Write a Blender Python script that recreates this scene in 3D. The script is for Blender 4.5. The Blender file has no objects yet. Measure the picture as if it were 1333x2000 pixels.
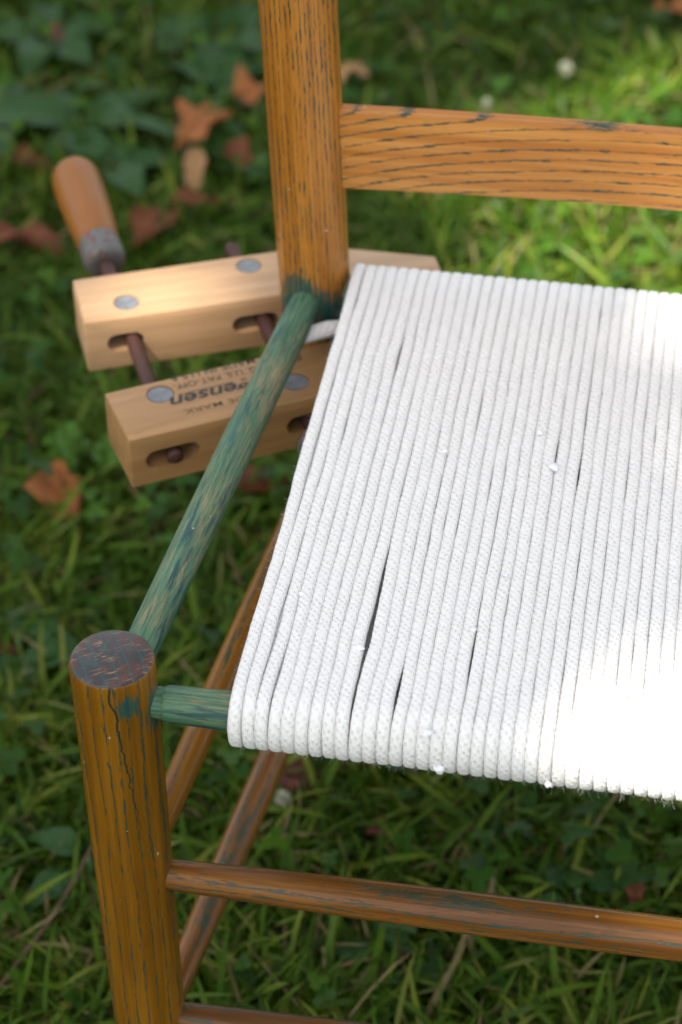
import bpy, bmesh, math, random
import numpy as np
from mathutils import Vector, Matrix, noise as mnoise
rnd = random.Random(7)
rng = np.random.default_rng(11)
sc = bpy.context.scene
COL = sc.collection
PI = math.pi

# ------------------------------------------------------------------ camera
cam_d = bpy.data.cameras.new("camera")
cam = bpy.data.objects.new("camera", cam_d)
COL.objects.link(cam)
R = Vector((0.98438, 0.17559, -0.00802)); D = Vector((0.10678, -0.63394, -0.76598)); Fw = Vector((-0.1396, 0.7532, -0.6428))
M = Matrix((R, -D, -Fw)).transposed().to_4x4()
M.translation = Vector((0.2675, -0.846, 1.2415))
cam.matrix_world = M
cam_d.sensor_fit = 'VERTICAL'; cam_d.sensor_height = 36; cam_d.sensor_width = 24
cam_d.lens = 90
cam_d.clip_start = 0.05; cam_d.clip_end = 400
cam_d.dof.use_dof = True
cam_d.dof.focus_distance = 1.26
cam_d.dof.aperture_fstop = 6.6
cam_d.dof.aperture_blades = 8
sc.camera = cam

# ------------------------------------------------------------------ light
SUN = Vector((-0.30, -0.46, 0.84)).normalized()
w = bpy.data.worlds.new("World"); sc.world = w; w.use_nodes = True
wn = w.node_tree
bg = wn.nodes['Background']
sky = wn.nodes.new('ShaderNodeTexSky'); sky.sky_type = 'NISHITA'; sky.sun_disc = False
sky.sun_elevation = math.asin(SUN.z); sky.sun_rotation = math.atan2(SUN.x, SUN.y)
sky.air_density = 1.0; sky.dust_density = 2.5; sky.ozone_density = 1.0
hz = wn.nodes.new('ShaderNodeMix'); hz.data_type = 'RGBA'; hz.inputs[0].default_value = .55   # thin bright haze over the blue
hz.inputs[7].default_value = (3.15, 3.0, 2.55, 1)
wn.links.new(sky.outputs[0], hz.inputs[6]); wn.links.new(hz.outputs[2], bg.inputs[0]); bg.inputs[1].default_value = 0.15
sl = bpy.data.lights.new("sun", 'SUN'); sl.energy = 4.9; sl.angle = math.radians(0.53); sl.color = (1.0, 0.93, 0.83)
so = bpy.data.objects.new("sun", sl); COL.objects.link(so)
so.rotation_euler = SUN.to_track_quat('Z', 'Y').to_euler(); so.location = SUN * 12
sc.view_settings.view_transform = 'Standard'; sc.view_settings.look = 'None'
sc.view_settings.exposure = 1.5; sc.view_settings.gamma = 1.0
sc.view_settings.use_curve_mapping = False

# ------------------------------------------------------------------ helpers
def empty(name, loc, label=None, cat=None, group=None):
    o = bpy.data.objects.new(name, None); COL.objects.link(o); o.location = loc
    o.empty_display_size = 0.05
    if label: o['label'] = label
    if cat: o['category'] = cat
    if group: o['group'] = group
    return o

def mesh_obj(name, verts, faces, mats, parent=None, attrs=None, smooth=True, matidx=None, loc=None, rot=None):
    me = bpy.data.meshes.new(name)
    v = np.asarray(verts, dtype=np.float32).reshape(-1, 3)
    if isinstance(faces, np.ndarray) and faces.ndim == 2:
        nf, k = faces.shape
        me.vertices.add(len(v)); me.vertices.foreach_set('co', v.ravel())
        me.loops.add(nf * k); me.loops.foreach_set('vertex_index', faces.astype(np.int32).ravel())
        me.polygons.add(nf)
        me.polygons.foreach_set('loop_start', np.arange(0, nf * k, k, dtype=np.int32))
        me.update(calc_edges=True)
    else:
        me.from_pydata([tuple(map(float, p)) for p in v], [], [tuple(map(int, f)) for f in faces])
    if attrs:
        for an, av in attrs.items():
            av = np.asarray(av, dtype=np.float32)
            if av.ndim == 2:
                a = me.attributes.new(an, 'FLOAT_VECTOR', 'POINT'); a.data.foreach_set('vector', av.ravel())
            else:
                a = me.attributes.new(an, 'FLOAT', 'POINT'); a.data.foreach_set('value', av.ravel())
    for m in (mats if isinstance(mats, (list, tuple)) else [mats]): me.materials.append(m)
    if smooth: me.polygons.foreach_set('use_smooth', np.ones(len(me.polygons), dtype=bool))
    if matidx is not None: me.polygons.foreach_set('material_index', np.asarray(matidx, dtype=np.int32))
    me.validate(); me.update()
    o = bpy.data.objects.new(name, me); COL.objects.link(o)
    if parent: o.parent = parent
    if loc is not None: o.location = loc
    if rot is not None: o.rotation_euler = rot
    return o

class NT:
    def __init__(s, name):
        s.m = bpy.data.materials.new(name); s.m.use_nodes = True
        s.t = s.m.node_tree; s.n = s.t.nodes
        s.b = s.n['Principled BSDF']; s.out = s.n['Material Output']
    def put(s, sock, v):
        if isinstance(v, bpy.types.NodeSocket): s.t.links.new(v, sock)
        elif v is not None:
            if hasattr(sock.default_value, '__len__') and not hasattr(v, '__len__'): v = (v,) * len(sock.default_value)
            if hasattr(sock.default_value, '__len__') and len(sock.default_value) == 4 and len(v) == 3: v = (*v, 1)
            sock.default_value = v
    def attr(s, name, fac=False):
        a = s.n.new('ShaderNodeAttribute'); a.attribute_name = name
        return a.outputs['Fac'] if fac else a.outputs['Vector']
    def math(s, op, a, b=None, c=None, clamp=False):
        n = s.n.new('ShaderNodeMath'); n.operation = op; n.use_clamp = clamp
        s.put(n.inputs[0], a)
        if b is not None: s.put(n.inputs[1], b)
        if c is not None: s.put(n.inputs[2], c)
        return n.outputs[0]
    def vmath(s, op, a, b=None):
        n = s.n.new('ShaderNodeVectorMath'); n.operation = op
        s.put(n.inputs[0], a)
        if b is not None: s.put(n.inputs[1], b)
        return n.outputs['Value'] if op in ('DISTANCE', 'LENGTH', 'DOT_PRODUCT') else n.outputs[0]
    def scaled(s, v, sx, sy, sz, off=(0, 0, 0)):
        return s.vmath('ADD', s.vmath('MULTIPLY', v, (sx, sy, sz)), off)
    def noise(s, v, scale=1, detail=2, rough=.5, dist=0):
        n = s.n.new('ShaderNodeTexNoise'); s.put(n.inputs['Vector'], v)
        n.inputs['Scale'].default_value = scale; n.inputs['Detail'].default_value = detail
        n.inputs['Roughness'].default_value = rough; n.inputs['Distortion'].default_value = dist
        return n.outputs['Fac']
    def ramp(s, x, lo, hi, a=0., b=1.):
        n = s.n.new('ShaderNodeMapRange'); n.interpolation_type = 'SMOOTHSTEP'
        s.put(n.inputs[0], x); s.put(n.inputs[1], lo); s.put(n.inputs[2], hi); s.put(n.inputs[3], a); s.put(n.inputs[4], b)
        return n.outputs[0]
    def mix(s, f, a, b):
        n = s.n.new('ShaderNodeMix'); n.data_type = 'RGBA'
        s.put(n.inputs[0], f); s.put(n.inputs[6], a); s.put(n.inputs[7], b)
        return n.outputs[2]
    def sep(s, v):
        n = s.n.new('ShaderNodeSeparateXYZ'); s.put(n.inputs[0], v); return n.outputs
    def comb(s, x, y, z):
        n = s.n.new('ShaderNodeCombineXYZ'); s.put(n.inputs[0], x); s.put(n.inputs[1], y); s.put(n.inputs[2], z); return n.outputs[0]
    def bump(s, h, dist=.0005, strength=1., prev=None):
        n = s.n.new('ShaderNodeBump'); n.inputs['Distance'].default_value = dist; n.inputs['Strength'].default_value = strength
        s.put(n.inputs['Height'], h)
        if prev is not None: s.put(n.inputs['Normal'], prev)
        return n.outputs[0]
    def obj(s):
        n = s.n.new('ShaderNodeTexCoord'); return n.outputs['Object']
    def fin(s, col=None, rough=None, normal=None, **kw):
        if col is not None: s.put(s.b.inputs['Base Color'], col)
        if rough is not None: s.put(s.b.inputs['Roughness'], rough)
        if normal is not None: s.put(s.b.inputs['Normal'], normal)
        for k, v in kw.items(): s.put(s.b.inputs[k], v)
        return s.m

TEAL = (0.012, 0.115, 0.088); TEALD = (0.004, 0.042, 0.045)

# ------------------------------------------------------------------ materials
def oak(name, base1, base2, ring=0.006, ang=0.6, pore=0.9, line=1.0, stains=(), crack=False, rough=.32, dark=.35, fine=.55, arch=0.0, wob=.0035, thr=.40, lmin=.15):
    n = NT(name); gc = n.attr('gc'); x, y, z = n.sep(gc)
    # growth rings across the section
    wv = n.math('ADD', n.math('MULTIPLY', x, math.cos(ang)), n.math('MULTIPLY', y, math.sin(ang)))
    dn = n.noise(n.scaled(gc, 30, 30, 7, (3.1, 7.7, 1.3)), 1, 2)
    wv = n.math('ADD', wv, n.math('MULTIPLY', n.math('SUBTRACT', dn, .5), wob * 2))
    jt = n.noise(n.scaled(gc, 300, 300, 260, (3, 1, 1)), 1, 3, .7)
    wv = n.math('ADD', wv, n.math('MULTIPLY', n.math('SUBTRACT', jt, .5), .0016))
    if arch:
        e = n.math('POWER', 2.718, n.math('MULTIPLY', z, -12.))
        wv = n.math('ADD', wv, n.math('MULTIPLY', e, arch))
    fr = n.math('FRACT', n.math('DIVIDE', n.math('ADD', wv, 1.0), ring))
    tri = n.math('ABSOLUTE', n.math('SUBTRACT', fr, .5))           # 0 on the ring line
    seg = n.noise(n.scaled(gc, 420, 420, 130), 1, 4, .7)
    seg2 = n.noise(n.scaled(gc, 60, 60, 9, (9, 2, 4)), 1, 1)
    band = n.math('MULTIPLY', n.ramp(tri, .26 * line, .03), n.ramp(n.math('ADD', seg2, n.math('MULTIPLY', seg, .35)), .42, .72, lmin, 1.))
    core = n.math('MULTIPLY', n.ramp(tri, .075 * line, .02), n.ramp(seg, thr, thr + .10))
    P1 = n.noise(n.scaled(gc, 1150, 1150, 95, (1, 5, 2)), 1, 3, .62)
    P2 = n.noise(n.scaled(gc, 480, 480, 55, (6, 5, 2)), 1, 4, .65)
    pq = n.math('ADD', n.math('ADD', P1, n.math('MULTIPLY', band, .20)), n.math('MULTIPLY', n.math('SUBTRACT', P2, .5), .35))
    fp = n.ramp(pq, .72 - .10 * fine, .80 - .10 * fine, 0, 1)
    pm = n.math('MULTIPLY', n.math('MAXIMUM', n.math('MULTIPLY', core, n.ramp(P2, .38, .55, .25, 1.)), fp), pore)
    g1 = n.noise(n.scaled(gc, 160, 160, 5), 1, 4, .65)
    g2 = n.noise(n.scaled(gc, 22, 22, 6, (4, 4, 4)), 1, 3, .6)
    col = n.mix(n.ramp(g1, .32, .68), base1, base2)
    col = n.mix(n.math('MULTIPLY', n.ramp(g2, .45, .75), dark), col, tuple(c * .42 for c in base1))
    g3 = n.noise(n.scaled(gc, 700, 700, 22, (8, 1, 3)), 1, 3, .6)
    col = n.mix(n.ramp(g3, .5, .75, 0, .35), col, tuple(c * .5 for c in base2))
    tcol = n.mix(n.ramp(seg2, .4, .6), (0.018, 0.05, 0.035), (0.01, 0.062, 0.05))
    col = n.mix(pm, col, tcol)
    for (px, py, pz, rr) in stains:
        dd = n.vmath('DISTANCE', n.vmath('MULTIPLY', gc, (1, 1, .8)), (px, py, pz * .8))
        nn = n.noise(n.scaled(gc, 500, 500, 80), 1, 4, .7)
        s_ = n.ramp(n.math('ADD', n.math('DIVIDE', dd, rr), n.math('MULTIPLY', n.math('SUBTRACT', nn, .5), 2.2)), 1.2, .65, 0, .95)
        col = n.mix(n.math('MULTIPLY', s_, n.ramp(g3, .4, .62, 1, .72)), col, n.mix(nn, TEALD, TEAL))
    h = n.math('SUBTRACT', n.math('MULTIPLY', g3, .15), pm)
    if crack:
        uv = n.sep(n.attr('st'))
        cn = n.noise(n.comb(0, 0, n.math('MULTIPLY', uv[1], 60)), 1, 3, .6)
        cu = n.math('ADD', n.math('MULTIPLY', n.math('SUBTRACT', .415, uv[1]), .075), n.math('MULTIPLY', n.math('SUBTRACT', cn, .5), .012))
        cd = n.math('ABSOLUTE', n.math('SUBTRACT', n.math('SUBTRACT', uv[0], crack), cu))
        wd = n.ramp(n.math('SUBTRACT', .415, uv[1]), 0, .14, .0008, .0001)
        cm = n.ramp(cd, wd, n.math('MULTIPLY', wd, .3))
        cm = n.math('MULTIPLY', n.math('MULTIPLY', cm, n.ramp(seg, .34, .44, .35, 1.)), n.ramp(uv[1], .27, .35))
        col = n.mix(cm, col, (0.010, 0.034, 0.027))
        h = n.math('SUBTRACT', h, n.math('MULTIPLY', cm, 3))
    fl = n.noise(n.scaled(gc, 330, 330, 330, (5, 5, 5)), 1, 0)
    col = n.mix(n.ramp(fl, .87, .88, 0, .5), col, (.6, .58, .5))
    nb = n.bump(h, .00025, .6)
    rg = n.ramp(g2, .3, .7, rough - .06, rough + .1)
    n.b.inputs['Coat Weight'].default_value = .12; n.b.inputs['Coat Roughness'].default_value = .18; n.b.inputs['Specular IOR Level'].default_value = .22
    return n.fin(col, rg, nb)

A1 = (0.40, 0.135, 0.017); A2 = (0.56, 0.235, 0.042)
M_front = oak('varnished_oak_front_leg', (0.165, 0.065, 0.003), (0.270, 0.114, 0.008), ring=.0056, ang=.30, crack=0.0357, line=.75, fine=.6, thr=.34, lmin=.5,
              stains=[(0.0212, -.001, .388, .0105), (0.0, .0195, .385, .012), (0.0185, 0, .262, .006), (.012, -.017, .400, .006)])
M_back = oak('varnished_oak_back_post', (0.32, 0.110, 0.010), (0.47, 0.190, 0.028), ring=.0026, ang=.25, line=1.5, fine=.62, pore=.9, wob=.0012,
             stains=[(-.006, -.020, .394, .013), (.018, -.010, .374, .015), (-.014, -.016, .382, .010), (.006, -.020, .380, .014)])
M_oak = oak('varnished_oak', (0.18, 0.065, 0.01), (0.28, 0.11, 0.02), ring=.0045, ang=1.2, line=1.2, fine=.6)
M_dark = oak('darkened_oak_rung', (0.115, 0.042, 0.007), (0.25, 0.103, 0.020), ring=.0042, ang=.2, line=1.1, dark=.7, fine=.95, rough=.26, pore=.75)
M_side = oak('oak_side_rung', (0.19, 0.070, 0.005), (0.29, 0.122, 0.013), ring=.012, ang=1.3, line=1.2, dark=.4, fine=.3)
M_slat = oak('oak_slat', (0.42, 0.148, 0.024), (0.57, 0.255, 0.062), ring=.0068, ang=PI / 2, line=1.15, fine=.30, thr=.33, lmin=.6, pore=1., arch=.030, wob=.0035, dark=.18, rough=.3)

def painted(name):
    n = NT(name); gc = n.attr('gc'); x, y, z = n.sep(gc)
    s1 = n.noise(n.scaled(gc, 1000, 1000, 60), 1, 5, .78)
    s2 = n.noise(n.scaled(gc, 90, 90, 14, (3, 3, 3)), 1, 3, .6)
    end = n.attr('paint', True)
    v = n.math('ADD', n.math('ADD', s1, n.math('MULTIPLY', s2, .55)), end)
    wear = n.ramp(v, .63, .78)
    s3 = n.noise(n.scaled(gc, 900, 900, 40, (1, 9, 1)), 1, 3, .6)
    tan = n.mix(s3, (0.14, 0.12, 0.055), (0.36, 0.28, 0.14))
    tan = n.mix(n.ramp(s2, .55, .7, 0, .22), tan, (.40, .15, .06))
    teal = n.mix(n.ramp(s3, .35, .65), (0.036, 0.105, 0.058), (0.095, 0.200, 0.105))
    teal = n.mix(n.ramp(s2, .52, .66), teal, (0.008, 0.095, 0.08))
    deep = n.noise(n.scaled(gc, 300, 300, 30, (7, 0, 2)), 1, 3, .6)
    teal = n.mix(n.ramp(deep, .55, .66, 0, .85), teal, (0.004, 0.045, 0.055))
    col = n.mix(wear, tan, teal)
    fl = n.noise(n.scaled(gc, 420, 420, 300, (5, 5, 5)), 1, 0)
    col = n.mix(n.ramp(fl, .86, .87, 0, .7), col, (.65, .62, .52))
    h = n.math('ADD', n.math('MULTIPLY', wear, .6), n.math('MULTIPLY', s3, .6))
    return n.fin(col, n.ramp(s1, .3, .7, .45, .65), n.bump(h, .0003, .7))
M_paint = painted('worn_green_paint')

def endgrain():
    n = NT('painted_end_grain'); p = n.obj(); x, y, z = n.sep(p)
    u = n.math('ADD', n.math('MULTIPLY', x, .80), n.math('MULTIPLY', y, -.6))
    v = n.math('ADD', n.math('MULTIPLY', x, .6), n.math('MULTIPLY', y, .80))
    big = n.noise(n.scaled(p, 90, 90, 1), 1, 3, .6)
    col = n.mix(n.ramp(big, .42, .60), (0.012, 0.018, 0.018), (0.055, 0.014, 0.010))
    col = n.mix(n.ramp(n.noise(n.scaled(p, 170, 170, 1, (4, 4, 0)), 1, 2), .55, .65), col, (0.022, 0.038, 0.036))
    rw = n.math('ADD', n.math('MULTIPLY', x, .86), n.math('MULTIPLY', y, .5))
    rw = n.math('ADD', rw, n.math('MULTIPLY', n.noise(n.scaled(p, 60, 60, 1), 1, 1), .004))
    fr = n.math('ABSOLUTE', n.math('SUBTRACT', n.math('FRACT', n.math('DIVIDE', n.math('ADD', rw, 1), .0068)), .5))
    dots = n.noise(n.scaled(p, 900, 900, 1), 1, 1)
    rm = n.math('MULTIPLY', n.ramp(fr, .13, .06), n.ramp(dots, .42, .5))
    col = n.mix(rm, col, (0.007, 0.045, 0.04))
    ru = n.math('ADD', n.math('MULTIPLY', x, -.5), n.math('MULTIPLY', y, .86))
    sv = n.comb(n.math('MULTIPLY', ru, 1500), n.math('MULTIPLY', rw, 110), 0)
    sm = n.noise(sv, 1, 2, .5)
    ring = n.noise(n.scaled(p, 110, 110, 1, (1, 6, 0)), 1, 1)
    col = n.mix(n.math('MULTIPLY', n.ramp(sm, .58, .64), n.ramp(ring, .4, .55)), col, (0.30, 0.15, 0.055))
    # crack running out to the front edge
    cn = n.noise(n.scaled(p, 160, 160, 1, (2, 2, 2)), 1, 2)
    cu = n.math('ABSOLUTE', n.math('ADD', n.math('SUBTRACT', n.math('MULTIPLY', n.math('ADD', y, .0205), .75), n.math('SUBTRACT', x, .0035)), n.math('MULTIPLY', n.math('SUBTRACT', cn, .5), .006)))
    cm = n.math('MULTIPLY', n.ramp(cu, .0011, .0004), n.ramp(y, .006, -.001))
    col = n.mix(cm, col, (0.006, 0.012, 0.012))
    h = n.math('SUBTRACT', n.math('MULTIPLY', sm, .4), n.math('ADD', n.math('MULTIPLY', rm, .5), n.math('MULTIPLY', cm, 2)))
    n.b.inputs['Coat Weight'].default_value = .3; n.b.inputs['Coat Roughness'].default_value = .3
    return n.fin(col, .38, n.bump(h, .0003, .6))
M_end = endgrain()

def maple(name, c1, c2, seed):
    n = NT(name); p = n.obj()
    g = n.noise(n.scaled(p, 7, 120, 120, (seed, seed, 0)), 1, 4, .6, .3)
    g2 = n.noise(n.scaled(p, 14, 900, 900, (seed, 0, 0)), 1, 3, .6)
    g3 = n.noise(n.scaled(p, 18, 45, 45, (0, seed, 0)), 1, 2)
    col = n.mix(n.ramp(g, .3, .7), c1, c2)
    col = n.mix(n.ramp(g2, .55, .8, 0, .4), col, tuple(c * .55 for c in c1))
    col = n.mix(n.ramp(g3, .6, .8, 0, .5), col, tuple(c * .6 for c in c1))
    d1 = n.noise(n.scaled(p, 60, 60, 60, (seed, 2, 2)), 1, 4, .7)
    col = n.mix(n.ramp(d1, .60, .74, 0, .45), col, tuple(c * .35 for c in c1))
    d2 = n.noise(n.scaled(p, 30, 1500, 1500, (2, seed, 2)), 1, 2, .5)
    col = n.mix(n.ramp(d2, .70, .74, 0, .5), col, tuple(c * .4 for c in c1))
    return n.fin(col, n.ramp(g2, .3, .7, .38, .5), n.bump(g2, .0003, .6))
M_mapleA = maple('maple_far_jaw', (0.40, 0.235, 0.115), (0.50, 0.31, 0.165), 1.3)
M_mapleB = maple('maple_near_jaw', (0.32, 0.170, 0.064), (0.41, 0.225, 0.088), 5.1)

def metal(name, col, rough, rust=0.0, rc=(.25, .09, .05), met=.85):
    n = NT(name); p = n.obj()
    a = n.noise(n.scaled(p, 220, 220, 220), 1, 4, .6)
    b = n.noise(n.scaled(p, 1400, 1400, 1400), 1, 2, .6)
    c = n.mix(n.ramp(a, .35, .7), tuple(v * .7 for v in col), col)
    rm = n.ramp(a, .62 - rust, .72 - rust) if rust else 0.0
    c = n.mix(rm, c, n.mix(b, rc, tuple(v * .4 for v in rc)))
    if rust: n.put(n.b.inputs['Metallic'], n.math('MULTIPLY', n.math('SUBTRACT', 1., rm), met))
    else: n.put(n.b.inputs['Metallic'], met)
    return n.fin(c, n.ramp(a, .3, .7, rough, rough + .2), n.bump(b, .0001, .4))
M_disc = metal('dull_zinc', (0.27, 0.285, 0.30), .5, 0, met=.5)
M_ferr = metal('ferrule_steel', (0.20, 0.20, 0.19), .45, .13, (.20, .085, .06), met=.5)
M_screw = metal('rusty_screw', (0.05, 0.028, 0.024), .5, .62, (.085, .032, .022), met=.2)

def handle_mat():
    n = NT('handle_wood'); gc = n.attr('gc')
    g = n.noise(n.scaled(gc, 180, 180, 8), 1, 4, .6)
    g2 = n.noise(n.scaled(gc, 1000, 1000, 60), 1, 2, .6)
    w_ = n.noise(n.scaled(gc, 40, 40, 25, (2, 2, 2)), 1, 3, .6)
    col = n.mix(g, (0.20, 0.062, 0.003), (0.34, 0.120, 0.012))
    col = n.mix(n.ramp(w_, .48, .66, 0, .75), col, (0.20, 0.10, 0.045))
    col = n.mix(n.ramp(g2, .55, .75, 0, .4), col, (0.16, 0.07, 0.02))
    n.b.inputs['Coat Weight'].default_value = .15; n.b.inputs['Coat Roughness'].default_value = .3
    n.b.inputs['Specular IOR Level'].default_value = .3
    return n.fin(col, .42, n.bump(g2, .0002, .6))
M_handle = handle_mat()

def flat(name, col, rough=.6, **k):
    n = NT(name); return n.fin(col, rough, **k)
M_ink = flat('black_ink', (0.03, 0.026, 0.022), .6)
M_ink2 = flat('faded_ink', (0.13, 0.075, 0.03), .6)
M_ink3 = flat('pale_ink', (0.06, 0.04, 0.022), .6)

def cord_mat():
    n = NT('cotton_cord'); st = n.attr('st'); u, v, r = n.sep(st)
    rr = n.math('MULTIPLY', r, 37.)
    wob = n.noise(n.comb(n.math('MULTIPLY', u, 200), n.math('MULTIPLY', v, 120), rr), 1, 1)
    cu = n.math('DIVIDE', n.math('ADD', u, n.math('MULTIPLY', v, .12)), .00150)
    fl = n.math('FLOOR', cu)
    cv = n.math('ADD', n.math('ADD', n.math('DIVIDE', v, .0036), n.math('MULTIPLY', fl, .5)), n.math('ADD', rr, n.math('MULTIPLY', wob, 1.4)))
    fu = n.math('SUBTRACT', n.math('FRACT', cu), .5)
    fv = n.math('SUBTRACT', n.math('FRACT', cv), .5)
    du = n.math('SUBTRACT', fu, n.math('MULTIPLY', fv, .8))
    d2 = n.math('SQRT', n.math('ADD', n.math('POWER', n.math('MULTIPLY', du, 1.1), 2.), n.math('POWER', n.math('MULTIPLY', fv, 1.5), 2.)))
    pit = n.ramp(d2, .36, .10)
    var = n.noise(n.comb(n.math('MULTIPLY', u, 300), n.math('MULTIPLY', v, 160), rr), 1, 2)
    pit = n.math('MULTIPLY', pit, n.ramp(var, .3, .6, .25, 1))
    tow = n.math('MULTIPLY', n.ramp(d2, .2, .75), .5)
    fz = n.noise(n.scaled(st, 4500, 2600, 90), 1, 3, .7)
    fz2 = n.noise(n.scaled(st, 1500, 700, 50), 1, 2, .6)
    h = n.math('ADD', n.math('SUBTRACT', tow, pit), n.math('ADD', n.math('MULTIPLY', fz, .35), n.math('MULTIPLY', fz2, .5)))
    col = n.mix(n.ramp(fz2, .3, .7), (0.79, 0.775, 0.735), (0.84, 0.83, 0.795))
    col = n.mix(n.math('MULTIPLY', pit, .15), col, (0.45, 0.42, 0.36))  # shade painted into the braid dimples, for occlusion the bump cannot cast
    spk = n.noise(n.scaled(st, 900, 900, 70, (1, 1, 1)), 1, 0)
    col = n.mix(n.ramp(spk, .85, .87, 0, .6), col, (.30, .24, .16))
    n.b.inputs['Sheen Weight'].default_value = .3; n.b.inputs['Sheen Roughness'].default_value = .5
    n.b.inputs['Specular IOR Level'].default_value = .15
    return n.fin(col, .95, n.bump(h, .00038, 1.0))
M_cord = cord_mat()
M_lint = flat('cotton_lint', (0.80, 0.79, 0.77), .9)
M_bead = flat('white_pill', (0.84, 0.84, 0.85), .5)

def blade_mat(name, cols, trans=.4, rough=.42):
    n = NT(name); t = n.attr('tint', True); a = n.attr('along', True)
    c = cols[0][1]
    for (x0, x1), nxt in zip([(cols[i][0], cols[i + 1][0]) for i in range(len(cols) - 1)], [q[1] for q in cols[1:]]):
        c = n.mix(n.ramp(t, x0, x1), c, nxt)
    c = n.mix(n.ramp(a, .0, .25, .55, 0), c, (0.10, 0.12, 0.045))
    st = n.noise(n.scaled(n.attr('gc'), 900, 60, 1), 1, 2)
    n.fin(c, n.ramp(st, .3, .7, rough - .08, rough + .12))
    n.b.inputs['Specular IOR Level'].default_value = .14
    tr = n.n.new('ShaderNodeBsdfTranslucent'); n.put(tr.inputs[0], n.mix(.35, c, (0.16, 0.22, 0.02)))
    ms = n.n.new('ShaderNodeMixShader'); ms.inputs[0].default_value = trans
    n.t.links.new(n.b.outputs[0], ms.inputs[1]); n.t.links.new(tr.outputs[0], ms.inputs[2])
    n.t.links.new(ms.outputs[0], n.out.inputs[0])
    return n.m
M_grass = blade_mat('grass_blades', [(0.0, (0.017, 0.043, 0.002)), (.35, (0.044, 0.099, 0.004)), (.6, (0.083, 0.150, 0.010)), (.8, (0.18, 0.22, 0.022)), (.93, (0.14, 0.15, 0.035)), (1.0, (0.25, 0.185, 0.09))], .3)
M_clover = blade_mat('clover_leaves', [(0.0, (0.013, 0.045, 0.004)), (.5, (0.028, 0.080, 0.008)), (1.0, (0.065, 0.14, 0.006))], .25)
M_straw = blade_mat('dead_grass', [(0.0, (0.07, 0.042, 0.020)), (.5, (0.16, 0.115, 0.05)), (1.0, (0.38, 0.29, 0.14))], .2, .7)

def leaf_mat(name, c1, c2, vein, rough=.38, trans=.25, fleck=None):
    n = NT(name); gc = n.attr('gc'); x, y, z = n.sep(gc)
    g = n.noise(n.scaled(gc, 3, 5, 1), 1, 3, .6)
    col = n.mix(n.ramp(g, .35, .65), c1, c2)
    mid = n.ramp(n.math('ABSOLUTE', y), .07, .02)
    sv = n.math('FRACT', n.math('SUBTRACT', n.math('MULTIPLY', x, 7.), n.math('MULTIPLY', n.math('ABSOLUTE', y), 2.2)))
    sm = n.math('MULTIPLY', n.ramp(n.math('ABSOLUTE', n.math('SUBTRACT', sv, .5)), .08, .02), .5)
    vm = n.math('MAXIMUM', mid, sm)
    col = n.mix(n.math('MULTIPLY', vm, .6), col, vein)
    if fleck: col = n.mix(n.ramp(n.noise(n.scaled(gc, 16, 12, 1), 1, 2), .58, .7), col, fleck)
    n.b.inputs['Specular IOR Level'].default_value = .22
    n.fin(col, rough, n.bump(n.math('SUBTRACT', g, vm), .001, .5))
    tr = n.n.new('ShaderNodeBsdfTranslucent'); n.put(tr.inputs[0], col)
    ms = n.n.new('ShaderNodeMixShader'); ms.inputs[0].default_value = trans
    n.t.links.new(n.b.outputs[0], ms.inputs[1]); n.t.links.new(tr.outputs[0], ms.inputs[2])
    n.t.links.new(ms.outputs[0], n.out.inputs[0])
    return n.m
M_weed = leaf_mat('weed_leaf', (0.022, 0.070, 0.012), (0.034, 0.095, 0.020), (0.055, 0.125, 0.03))
M_weedl = leaf_mat('light_weed_leaf', (0.075, 0.19, 0.020), (0.10, 0.23, 0.03), (0.12, 0.25, 0.06))
M_lorange = leaf_mat('orange_dead_leaf', (0.32, 0.105, 0.028), (0.42, 0.165, 0.05), (0.24, 0.09, 0.03), .6, .3, (0.28, 0.08, 0.03))
M_ltan = leaf_mat('tan_dead_leaf', (0.42, 0.24, 0.11), (0.50, 0.30, 0.13), (0.3, 0.16, 0.08), .6, .3, (0.30, 0.10, 0.04))
M_lred = leaf_mat('reddish_brown_dead_leaf', (0.12, 0.036, 0.014), (0.20, 0.068, 0.028), (0.09, 0.035, 0.015), .65, .15, (0.09, 0.035, 0.025))
M_ldark = leaf_mat('dark_brown_dead_leaf', (0.09, 0.030, 0.020), (0.15, 0.055, 0.035), (0.06, 0.03, 0.02), .65, .1)
M_canopy = leaf_mat('tree_leaf', (0.045, 0.10, 0.02), (0.06, 0.13, 0.03), (0.08, 0.15, 0.04), .45, .3)
M_petal = flat('clover_petal', (0.48, 0.48, 0.36), .8)
M_stem = flat('green_stem', (0.06, 0.13, 0.03), .6)
def bark():
    n = NT('bark'); p = n.obj(); g = n.noise(n.scaled(p, 14, 14, 3), 1, 5, .65)
    return n.fin(n.mix(g, (0.05, 0.035, 0.025), (0.17, 0.13, 0.10)), .9, n.bump(g, .03, 1))
M_bark = bark()
M_twig = flat('twig_bark', (0.13, 0.065, 0.045), .8)

def soil():
    n = NT('lawn_soil'); p = n.obj()
    a = n.noise(n.scaled(p, 5, 5, 5), 1, 5, .6); b = n.noise(n.scaled(p, 90, 90, 90), 1, 4, .7); c = n.noise(n.scaled(p, 45, 45, 1, (3, 3, 3)), 1, 3, .6)
    col = n.mix(b, (0.010, 0.008, 0.005), (0.045, 0.030, 0.018))
    col = n.mix(n.ramp(c, .4, .55), col, n.mix(a, (0.012, 0.034, 0.005), (0.028, 0.06, 0.012)))
    return n.fin(col, .95, n.bump(b, .004, 1))
M_soil = soil()

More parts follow.
